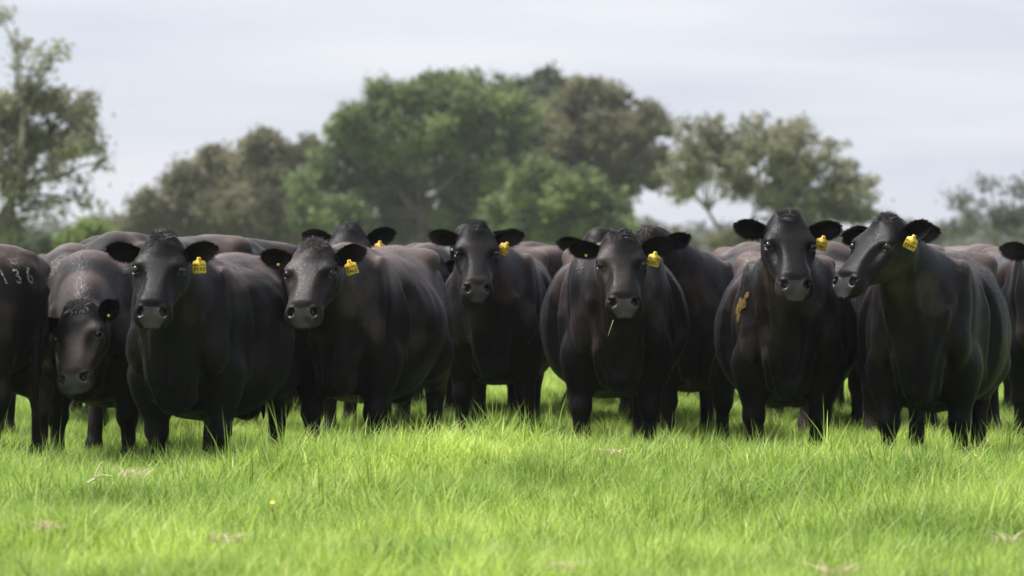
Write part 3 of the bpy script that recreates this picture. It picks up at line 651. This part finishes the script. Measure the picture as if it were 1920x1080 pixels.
nl += tree('gum_tree', 'thin sparse grey tree at the right edge', TG, 150, 1870, [(1795,372,22,18),(1850,338,30,22),(1900,350,34,26),(1830,405,48,28),(1900,415,46,34),(1950,370,40,50),(1800,430,40,20)], 'grey', seed=10, leaf=.10, per=7, clump=.36, trunk_r=.12, sparse=(0,1,2,3,5))
nl += tree('shrub', 'low grey-green shrub in the gap left of the 1942 cow', 'shrubs along the far side', 120, 1385, [(1385,447,40,10),(1350,450,30,8),(1425,449,30,9)], 'olive', leaf=.08, per=14, clump=.2, seed=61, trunk_r=.05, cat='shrub')
nl += tree('shrub', 'low dark shrub in the gap above the branded rump', 'shrubs along the far side', 110, 110, [(110,458,40,12),(70,462,35,10),(150,462,35,10)], 'olive', leaf=.08, per=14, clump=.2, seed=62, trunk_r=.05, cat='shrub')
r_ = np.random.default_rng(77)
for i, (px, py, hw, nm) in enumerate([(1215,435,30,'slim'),(1260,445,45,'rounded'),(1680,432,60,'hazy'),(1740,438,50,'feathery'),(1590,448,60,'spreading'),(1450,446,70,'flat-topped'),(1000,436,80,'broad'),(820,430,70,'thick'),(700,436,70,'dense'),(560,440,70,'dusky'),(420,440,70,'wide'),(250,444,50,'small')]):
    where = {0:'right of the middle trees',1:'under the gum tree forks',2:'in the gap near the right',3:'left of the sparse grey tree',4:'under the gum tree right end',5:'under the gum tree middle',6:'beneath the dark treetop',7:'beneath the biggest tree',8:'at the left foot of the biggest tree',9:'between the olive and biggest trees',10:'under the olive tree',11:'at the left end of the olive tree'}[i]
    nl += tree('shrub', nm + ' distant shrub ' + where, 'shrubs along the far side', 190 + 8 * (i % 4), px, [(px, py, hw * .6, 14), (px - hw * .5, py + 8, hw * .5, 10), (px + hw * .5, py + 6, hw * .5, 11)], ('grey', 'olive', 'grey', 'dark')[i % 4], leaf=.14, per=12, clump=.4, seed=40 + i, trunk_r=.06, cat='shrub')
# ------------------------------------------------------------------ far-off wood along the horizon
r_ = np.random.default_rng(9); LPs = []
for i in range(420):
    y = 300 + 60 * r_.random(); px = -250 + 2420 * r_.random(); h = 1.5 + 2.2 * r_.random() * (.6 + .4 * math.sin(px * .011)); c = np.array(at(px, HOR, y)); c[2] = h * .45
    n = 130; g = r_.normal(size=(n, 3)); g /= np.linalg.norm(g, axis=1)[:, None]; LPs.append(c + g * (r_.random((n, 1)) ** .5) * V(1.9, 1.6, h * .62))
LPs = np.concatenate(LPs); n = len(LPs); a = r_.normal(size=(n, 3)) * .16; b_ = r_.normal(size=(n, 3)) * .16
me = mesh_from('far_wood', np.stack([LPs - a, LPs + b_, LPs + a, LPs - b_], 1).reshape(-1, 3), np.arange(4 * n).reshape(-1, 4), (), [LEAF['grey']], smooth=False)
at_ = me.attributes.new('tone', 'FLOAT', 'POINT'); at_.data.foreach_set('value', np.repeat(r_.random(n), 4).astype(F32))
tag(link('far_wood', me), 'hazy line of distant scrub along the horizon', 'wood', kind='stuff')
# ------------------------------------------------------------------ thin humid haze over the paddock
hv = [(x, y, z) for x in (-130, 130) for y in (-70, 420) for z in (-1.5, 22)]
hf = [[0, 1, 3, 2], [4, 6, 7, 5], [0, 4, 5, 1], [2, 3, 7, 6], [0, 2, 6, 4], [1, 5, 7, 3]]
hm = bpy.data.materials.new('haze_air'); hm.use_nodes = True; t = hm.node_tree; t.nodes.remove(t.nodes['Principled BSDF'])
pv = nd(t, 'ShaderNodeVolumePrincipled', Density=.0003, Anisotropy=.3); pv.inputs['Color'].default_value = (.93, .95, 1, 1); t.links.new(pv.outputs[0], t.nodes['Material Output'].inputs['Volume'])
tag(link('haze', mesh_from('haze', np.array(hv), np.array(hf), (), [hm], smooth=False)), kind='stuff')
print('LEAVES', nl)
# ------------------------------------------------------------------ the herd
def text_mesh(body, size, bold=.012):
    cu = bpy.data.curves.new('lettering', 'FONT'); cu.body = body; cu.size = size; cu.align_x = 'CENTER'; cu.align_y = 'CENTER'; cu.resolution_u = 2; cu.offset = size * bold
    o = bpy.data.objects.new('lettering', cu); COL.objects.link(o)
    dg = bpy.context.evaluated_depsgraph_get(); me = bpy.data.meshes.new_from_object(o.evaluated_get(dg)); 
    bpy.data.objects.remove(o); bpy.data.curves.remove(cu)
    v = np.empty(len(me.vertices) * 3, F32); me.vertices.foreach_get('co', v); v = v.reshape(-1, 3)
    f = [list(p.vertices) for p in me.polygons]; bpy.data.meshes.remove(me); return v, f
TAG_OUT = [(-.010, .050), (.010, .050), (.013, .034), (.033, .026), (.036, .020), (.038, -.036), (.034, -.041), (-.034, -.041), (-.038, -.036), (-.036, .020), (-.033, .026), (-.013, .034)]
def ear_tag(root, w2l, anchor, ang, faceyaw, lines, tilt=.15, size=.90):
    """flat plastic tag hung from the ear: anchor in root space, facing roughly the viewer"""
    A = w2l.inverted() @ Vector(anchor)
    fx = Matrix.Rotation(faceyaw, 3, 'Z') @ Matrix.Rotation(tilt, 3, 'X') @ Matrix(((1, 0, 0), (0, 0, -1), (0, 1, 0))) @ Matrix.Rotation(ang, 3, 'Z')
    def tr(p, z): 
        q = fx @ Vector((p[0] * size, (p[1] - .045) * size, z)); return w2l @ (A + q)
    n = len(TAG_OUT); bend = lambda p: 0.
    vs = [tr(p, .0012 + bend(p)) for p in TAG_OUT] + [tr(p, -.0012 + bend(p)) for p in TAG_OUT]
    fs = [list(range(n))[::-1], list(range(n, 2 * n))] + [[i, (i + 1) % n, n + (i + 1) % n, n + i] for i in range(n)]
    me = mesh_from('ear_tag', np.array([tuple(v) for v in vs]), np.zeros((0, 4), int), fs, [M['tag']], smooth=False)
    o = link('ear_tag', me, root)
    if lines:
        V_, F_ = [], []
        for body, y, h in lines:
            v, f = text_mesh(body, h); v[:, 0] *= min(1, .066 / (np.ptp(v[:, 0]) + 1e-6)); o0 = len(V_)
            V_ += [tuple(tr((a, bb + y), .0024 + bend((a, 0)))) for a, bb, _ in v]; F_ += [[i + o0 for i in q] for q in f]
        link('lettering', mesh_from('lettering', np.array(V_), np.zeros((0, 4), int), F_, [M['ink']], smooth=False), o)
    pin = ball('tag_pin', tuple(tr((0, .044), .003)), .0075 * size, M['tag'], 6); link('tag_pin', pin, o)
    return o
def patch_mesh(cow, pts, name, mtl, off=.004, lump=0.):
    """a thin crust lying on the hide; pts: local (centre, u axis, v axis, outline radii)"""
    c, ua, va, ru, rv, seed = pts; r = np.random.default_rng(seed)
    nr, na_ = 7, 26; ph = r.random(5) * 6.28
    vs = []
    for i in range(nr + 1):
        for j in range(na_):
            a = 2 * math.pi * j / na_; k = (i / nr) * (1 + .22 * math.sin(3 * a + ph[0]) + .16 * math.sin(5 * a + ph[1]) + .12 * math.sin(9 * a + ph[2]) + .05 * r.normal())
            vs.append(V(*c) + V(*ua) * ru * k * math.cos(a) + V(*va) * rv * k * math.sin(a))
    P, Nn = cow.project(np.array(vs), 8)
    e = np.repeat(np.linspace(0, 1, nr + 1), na_); h = off * (1 - e ** 6) + lump * np.abs(r.normal(size=len(vs))) * (1 - e ** 3) - .003 * (e > .99)
    P = P + Nn * h[:, None]
    q = [[i * na_ + j, i * na_ + (j + 1) % na_, (i + 1) * na_ + (j + 1) % na_, (i + 1) * na_ + j] for i in range(nr) for j in range(na_)]
    me = mesh_from(name, P, np.array(q), (), [mtl], smooth=False); return me
HERD = 'black cattle standing in a row in the pasture'
def make_cow(label, px, Y, b, poll=None, face=0, pitch=46, roll=0, seed=0, fat=1.0, ref=.6, detail=True, ears=((.05, .15, .1), (.05, .15, .1)), tags=(), reach=.50, pollxyz=None, extra=None, dz=0., tw=(0, 0), hair=0, hs=None, ws=None):
    b = R_(b); ang = -math.pi / 2 - b
    fx, fy = math.cos(ang), math.sin(ang)
    CS = .95; rx = (px - 960) / FPX * Y - fx * ref * CS; ry = Y - fy * ref * CS; rz = float(ground_z(rx, ry)) - .02 + dz
    MW = Matrix.Translation((rx, ry, rz)) @ Matrix.Rotation(ang, 4, 'Z') @ Matrix.Scale(CS, 4); w2l = MW.inverted()
    if pollxyz is None:
        Yp = Y + fy * reach * math.cos(0)
        pw = at(poll[0], poll[1], Yp); pw.z -= .055
        pl = np.array(w2l @ pw)
    else: pl = np.array(pollxyz)
    cow = Cow(pl, R_(face) + b, R_(pitch), R_(roll), seed, fat, hs, ws)
    root = bpy.data.objects.new('cow', None); COL.objects.link(root); root.empty_display_size = .3
    root.location = (rx, ry, rz); root.rotation_euler = (0, 0, ang); root.scale = (CS,) * 3
    tag(root, label, 'cow', HERD)
    yl = max(.75, abs(pl[1]) + .62)
    v, q = surface_nets(cow.sdf, (-1.16, -yl, -.03), (max(1.2, pl[0] + .68), yl, max(1.5, pl[2] + .25)), .0185 if detail else .031)
    polys = []
    hq = cow.hframe(v); inh = (hq[:, 0] > -.1) & (hq[:, 0] < .6) & (np.abs(hq[:, 1]) < .2) & (hq[:, 2] > -.26)
    if detail:
        v, q, polys = refine(v, q, polys, inh[q].all(1)); v, _ = cow.project(v, 1)
        hq = cow.hframe(v); e = (hq[:, 0] > .14) & (hq[:, 0] < .245) & (np.abs(hq[:, 1]) > .08) & (np.abs(hq[:, 1]) < .17) & (hq[:, 2] > -.035)
        inh = ((hq[:, 0] > .42) & (hq[:, 0] < .6) & (np.abs(hq[:, 1]) < .2) & (hq[:, 2] > -.15)) | e
        v, q, polys = refine(v, q, polys, inh[q].all(1))
    v, nn = cow.project(v, 2)
    # muzzle pad and hooves take their own material
    def midx(c):
        h = cow.hframe(c); pad = (h[:, 0] > .440) & (h[:, 0] - .9 * h[:, 2] > .466) & (np.abs(h[:, 1]) < .076 - .75 * np.maximum(0, -.030 - h[:, 2])) & (h[:, 2] > -.082)
        lid = np.linalg.norm((h - np.array([EYE[0], 0, EYE[2] - .004], F32)) * np.array([1, 0, 1.3], F32), axis=1) < .027
        lid &= (np.abs(h[:, 1]) > .10) & (np.abs(h[:, 1]) < .16)
        dn = (h * np.array([1, 1, 1], F32) - 0); dn[:, 1] = np.abs(dn[:, 1]); pad &= np.linalg.norm((dn - (NOS + V(.004, .003, .002)).astype(F32)) / np.array([.022, .017, .020], F32), axis=1) > 1
        return np.where(pad | lid, 1, np.where(c[:, 2] < .055, 2, 0))
    hairs = 0
    if hair:
        hairs = hair; ht = hair_tris(cow, v, nn, q, hair, np.random.default_rng(seed + 7)); nv0 = len(v)
        v = np.concatenate([v, ht]); tri = (nv0 + np.arange(3 * hair)).reshape(-1, 3)
    mi = np.concatenate([midx(v[q].mean(1)), midx(np.array([v[p].mean(0) for p in polys], F32)) if polys else np.zeros(0, int)])
    if hair: polys = polys + tri.tolist(); mi = np.concatenate([mi, np.full(hair, 3)])
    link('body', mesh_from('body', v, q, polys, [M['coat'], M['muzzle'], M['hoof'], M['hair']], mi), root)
    rg = np.random.default_rng(seed + 100)
    for k, sdn in enumerate((1, -1)):
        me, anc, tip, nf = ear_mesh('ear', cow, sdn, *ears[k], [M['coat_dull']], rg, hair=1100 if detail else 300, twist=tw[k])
        link('ear', me, root)
        link('eye', ball('eye', cow.h2w((EYE + V(.002, -.001, .001)) * V(1, sdn, 1)), .0215, M['eye'], 10), root)
        for tg in tags:
            if tg[0] == sdn:
                if tg[1] == 'button': link('tag_button', ball('tag_button', anc, .009, M['tag'], 6), root)
                else: ear_tag(root, w2l, MW @ Vector(anc) if False else anc, tg[1], tg[2], tg[3])
    if extra: extra(root, cow, MW)
    return root
TL = lambda num: [('MACKAS', .006, .021), (num, -.020, .032)]
def brand_extra(root, cow, MW):
    # three freeze-branded characters on the left hip, laid along the hide
    for ch, th in (('1', .50), ('3', .80), ('6', 1.08)):
        v, f = text_mesh(ch, .145, .012)
        V_ = np.array([V(-.76 - .25 * math.sin(th + a * 2.4 - bb * 1.2), .27 * math.cos(th + a * 2.4 - bb * 1.2), 1.16 + bb * .9) for a, bb, _ in v])
        P, Nn = cow.project(V_, 14); P = P + Nn * .007
        o = link('brand_character', mesh_from('brand_character', P, np.zeros((0, 4), int), f, [M['brand']]), root); o['label'] = 'pale freeze-branded figure on the hip'
def dung_extra(root, cow, MW):
    o = link('dried_dung', patch_mesh(cow, ((.60, -.25, 1.02), (-.2, -.5, -.82), (.8, .55, 0), .10, .075, 3), 'dried_dung', M['dung'], .010, .004), root); o['label'] = 'golden brown crust of dried dung on the side'
def white_extra(root, cow, MW):
    o = link('white_mark', patch_mesh(cow, ((-.62, .27, 1.22), (.5, -.3, .5), (.6, .2, -.5), .06, .022, 5), 'white_mark', M['brand'], .004, .002), root); o['label'] = 'small white mark high on the hip'
# front row
make_cow('cow cut off by the left edge, rump with a pale freeze-branded number', 76, 19.45, 108, pollxyz=(1.12, 0, 1.2), pitch=45, seed=11, hair=30000, ref=-.99, detail=True, extra=brand_extra)
make_cow('cow hanging its head low beside the branded rump, left of the tagged cows', 166, 20.25, 4, poll=(152, 566), face=-3, pitch=49, roll=12, seed=12, hair=40000, reach=.62, ears=((.75, .05, -.1), (-.05, .15, .2)), tags=((1, 'button'),))
make_cow('cow with ear tag P193 looking at the viewer, nearest of the herd', 340, 18.85, 11, poll=(307, 442), face=-5, pitch=43, roll=-2, seed=13, hair=50000, ears=((.22, .15, -.05), (.12, .15, .15)), tags=((1, .05, .1, TL('P193')),))
make_cow('brown-faced cow with ear tag S463, its long flank showing to the right', 640, 20.0, 13, poll=(592, 455), face=-9, pitch=40, roll=2, seed=14, hair=50000, ears=((.30, .15, -.05), (.18, .15, .1)), tags=((1, .28, -.1, TL('S463')), (-1, 'button')))
make_cow('narrow-faced cow with ear tag Q937 and a ridged poll, standing behind the row', 925, 22.6, 4, poll=(893, 420), face=2, pitch=44, roll=-1.5, seed=15, hair=40000, ears=((.25, .1, -.05), (.22, .1, .2)), tags=((1, -.55, .1, [('MACKAS', -.026, .018), ('Q937', -.004, .032)]),), fat=.95)
make_cow('round-bellied cow with ear tag U352, standing square to the viewer', 1157, 20.2, 0, poll=(1163, 437), face=2, pitch=43, roll=1, seed=16, hair=50000, ears=((.22, .15, -.05), (.18, .1, .2)), tags=((1, -.22, .1, TL('U352')), (-1, 'button')), fat=1.02)
make_cow('cow with ear tag 1942 holding its head high, dung caked on its side', 1478, 20.0, 4, poll=(1475, 402), face=4, pitch=41, roll=-3, seed=17, hair=50000, ears=((.16, .15, -.05), (.16, .1, .1)), tags=((1, -.25, .1, TL('1942')),), extra=dung_extra, fat=.97)
make_cow('cow with its head turned to the left in profile, nearest the right edge', 1730, 19.5, 13, poll=(1668, 408), face=-48, pitch=36, roll=0, seed=18, hair=50000, ears=((.05, .5, .0), (.02, -.05, .25)), tags=((1, -.45, -.2, [('MACKAS', .006, .02), ('T394', -.02, .03)]),), extra=white_extra, fat=1.02, reach=.40)
# second row
make_cow('cow peering over the back of the S463 cow with only its upper face showing', 665, 23.0, 5, poll=(655, 422), face=2, pitch=40, seed=21, hair=25000, ears=((.32, .1, -.1), (.30, .05, .1)), tags=((1, -.05, .1, None),), detail=True)
make_cow('cow standing between the U352 and 1942 cows, face hidden, brown shoulder showing', 1305, 22.3, -2, poll=(1220, 428), face=-40, pitch=62, seed=22, hair=25000, detail=True, reach=.45, ears=((-.1, .5, .0), (-.1, .5, .0)))
make_cow('cow behind the U352 cow with only one ear and its forehead in view', 1140, 24.4, 0, poll=(1125, 432), face=5, pitch=43, seed=23, detail=True)
make_cow('cow hidden behind the profile-headed cow, its two ears sticking out', 1690, 22.6, 6, poll=(1674, 412), face=0, pitch=43, seed=24, detail=True, ears=((.16, .1, -.1), (.16, .1, .1)))
make_cow('cow cut off by the right edge, only an ear and brown side showing', 1985, 21.7, -3, poll=(1966, 442), face=0, pitch=43, seed=25, detail=True, ears=((.1, .1, .1), (.16, .1, .1)))
make_cow('cow behind the Q937 cow with only the tip of one ear visible', 915, 25.4, 0, poll=(880, 424), face=0, pitch=43, seed=26, detail=False, ears=((.2, .1, 0), (.25, .1, 0)))
make_cow('cow standing sideways behind the P193 cow, only its long brown back showing', 575, 25.6, 86, pollxyz=(1.15, 0, .9), pitch=60, seed=27, ref=-.98, detail=False, dz=.06)
make_cow('cow angled behind the low-headed cow, dark withers and brown rump showing', 232, 22.9, 34, pollxyz=(1.12, .1, .95), face=-30, pitch=60, seed=28, detail=False, ref=.45, dz=.05)
make_cow('distant cow whose rough back shows right of the Q937 cow', 985, 28.6, 84, pollxyz=(1.12, 0, .8), pitch=60, seed=29, detail=False, ref=.45)
make_cow('dark cow behind the branded rump at the left edge', 40, 23.2, 88, pollxyz=(1.12, 0, 1.0), pitch=55, seed=30, detail=False, ref=-.95)
make_cow('dark cow filling the gap behind the S463 and Q937 cows, mostly hidden', 800, 25.2, 3, poll=(800, 470), face=10, pitch=55, seed=31, detail=False)
make_cow('dark cow half hidden behind the rump of the 1942 cow', 1560, 23.4, -4, poll=(1570, 505), face=5, pitch=60, seed=32, detail=False)
make_cow('far cow standing sideways behind the middle of the herd', 1130, 27.2, 88, pollxyz=(1.12, 0, 1.0), pitch=55, seed=33, detail=False, ref=-.95)
make_cow('dark cow standing sideways behind the 1942 cow, mostly hidden', 1800, 25.0, 87, pollxyz=(1.12, 0, 1.0), pitch=55, seed=35, detail=False, ref=-.95)
make_cow('dark cow behind the low-headed cow, mostly hidden between bodies', 130, 24.6, 2, poll=(130, 480), face=0, pitch=60, seed=36, detail=False)
for px, Y, sd, lab in ((470, 26.6, 41, 'rear cow seen only as dark legs between the P193 and S463 cows'), (680, 27.6, 42, 'rear cow seen only as legs under the belly of the S463 cow'), (1240, 27.8, 43, 'rear cow seen only as legs right of the U352 cow'), (1400, 26.6, 44, 'rear cow seen only as legs left of the 1942 cow'), (1620, 26.8, 45, 'rear cow seen only as legs between the 1942 and profile-headed cows'), (1850, 26.0, 46, 'rear cow seen only as legs behind the profile-headed cow')):
    make_cow(lab, px, Y, (sd % 5 - 2) * 3, poll=(px, 500), face=0, pitch=58, seed=sd, detail=False)
# ------------------------------------------------------------------ small things in the grass
M['dry'] = leafy('dry_grass', [(0, (.42, .33, .20)), (.5, (.58, .47, .33)), (1, (.72, .60, .46))], .3)[0]
M['petal'] = mat('yellow_petal', (.80, .62, .03), .5)[0]; M['stem'] = mat('pale_straw', (.62, .55, .36), .6)[0]
DG = 'dried tufts lying in the grass'
def grass_top(px, py, h=.22):
    Y = (CAMZ - h) * FPX / (py - HOR); X = (px - 960) / FPX * Y
    for _ in range(4):
        Y = (CAMZ - h - float(ground_z(X, Y))) * FPX / (py - HOR); X = (px - 960) / FPX * Y
    return X, Y, float(ground_z(X, Y)) + h
for i, (px, py, w_, lab) in enumerate([(247, 884, .10, 'pinkish dried grass tuft in the hollow at left'), (432, 1000, .10, 'pale dried grass tuft in the near foreground, left of middle'), (92, 975, .08, 'pale dried grass tuft near the bottom left corner'), (1150, 890, .06, 'thin tan dried tuft in front of the U352 cow'), (1050, 1050, .08, 'dried straw tuft at the bottom of the picture, middle'), (1570, 1060, .09, 'pale dried tuft at the bottom, right of middle'), (1895, 1000, .09, 'tan dried tuft by the right edge of the grass')]):
    X, Y, Z = grass_top(px, py, .20)
    r = np.random.default_rng(300 + i)
    me = tuft_mesh('dry_grass_tuft', 30, w_ * .75, w_ * .8, r, M['dry'], 3.0, .0026, (.1, 1.), 0)
    o = link('dry_grass_tuft', me); o.location = (X, Y, Z - .015); tag(o, lab, 'dry grass', DG)
# a bent dead stalk in the hollow
X, Y, Z = grass_top(178, 905, .16); V_, F_ = [], []
tube(V_, F_, [V(.06, 0, -.20), V(.02, -.02, -.05), V(-.03, -.03, .03)], .004, .0035, 6); tube(V_, F_, [V(-.03, -.03, .03), V(.03, -.02, .065), V(.075, -.01, .06)], .006, .003, 6); tube(V_, F_, [V(0.0, -.025, .055), V(.02, -.02, .11), V(.035, 0, .125)], .004, .0015, 6)
o = link('dead_stalk', mesh_from('dead_stalk', np.array(V_), np.array(F_), (), [M['stem']])); o.location = (X, Y, Z); tag(o, 'bent straw-coloured dead stalk sticking up in the hollow at left', 'stalk')
for i, (px, py, lab) in enumerate([(510, 943, 'tiny yellow flower in front of the P193 cow'), (1828, 873, 'tiny yellow flower below the profile-headed cow'), (330, 850, 'tiny yellow flower right by the feet of the P193 cow'), (738, 1040, 'tiny yellow flower in the near foreground')]):
    X, Y, Z = grass_top(px, py, .24); V_, F_ = [], []
    for k in range(6):
        a = k * 1.047; c, s_ = math.cos(a), math.sin(a); b0 = len(V_)
        V_ += [V(0, 0, .0), V(c * .010 - s_ * .005, s_ * .010 + c * .005, .005), V(c * .017, s_ * .017, .006), V(c * .010 + s_ * .005, s_ * .010 - c * .005, .005)]; F_.append([b0, b0 + 1, b0 + 2, b0 + 3])
    root = bpy.data.objects.new('yellow_flower', None); COL.objects.link(root); root.location = (X, Y, Z); root.rotation_euler = (.7, 0, i); root.scale = (.7, .7, .7); tag(root, lab, 'flower', 'small yellow flowers')
    link('petals', mesh_from('petals', np.array(V_), np.array(F_), (), [M['petal']], smooth=False), root)
    V_, F_ = [], []; tube(V_, F_, [V(0, 0, .0), V(.0, .01, -.08), V(0, .05, -.2)], .0015, .0018, 5); link('stem', mesh_from('stem', np.array(V_), np.array(F_), (), [GM]), root)
# a straw in the mouth of the cow that stands square on
ps = [np.array(at(1150, 600, 19.28)), np.array(at(1146, 612, 19.22)), np.array(at(1140, 630, 19.22))]; V_, F_ = [], []
tube(V_, F_, ps, .0009, .0006, 5); o = link('grass_stem', mesh_from('grass_stem', np.array(V_), np.array(F_), (), [M['stem']])); tag(o, 'pale grass stem hanging from the mouth of the U352 cow', 'grass stem')
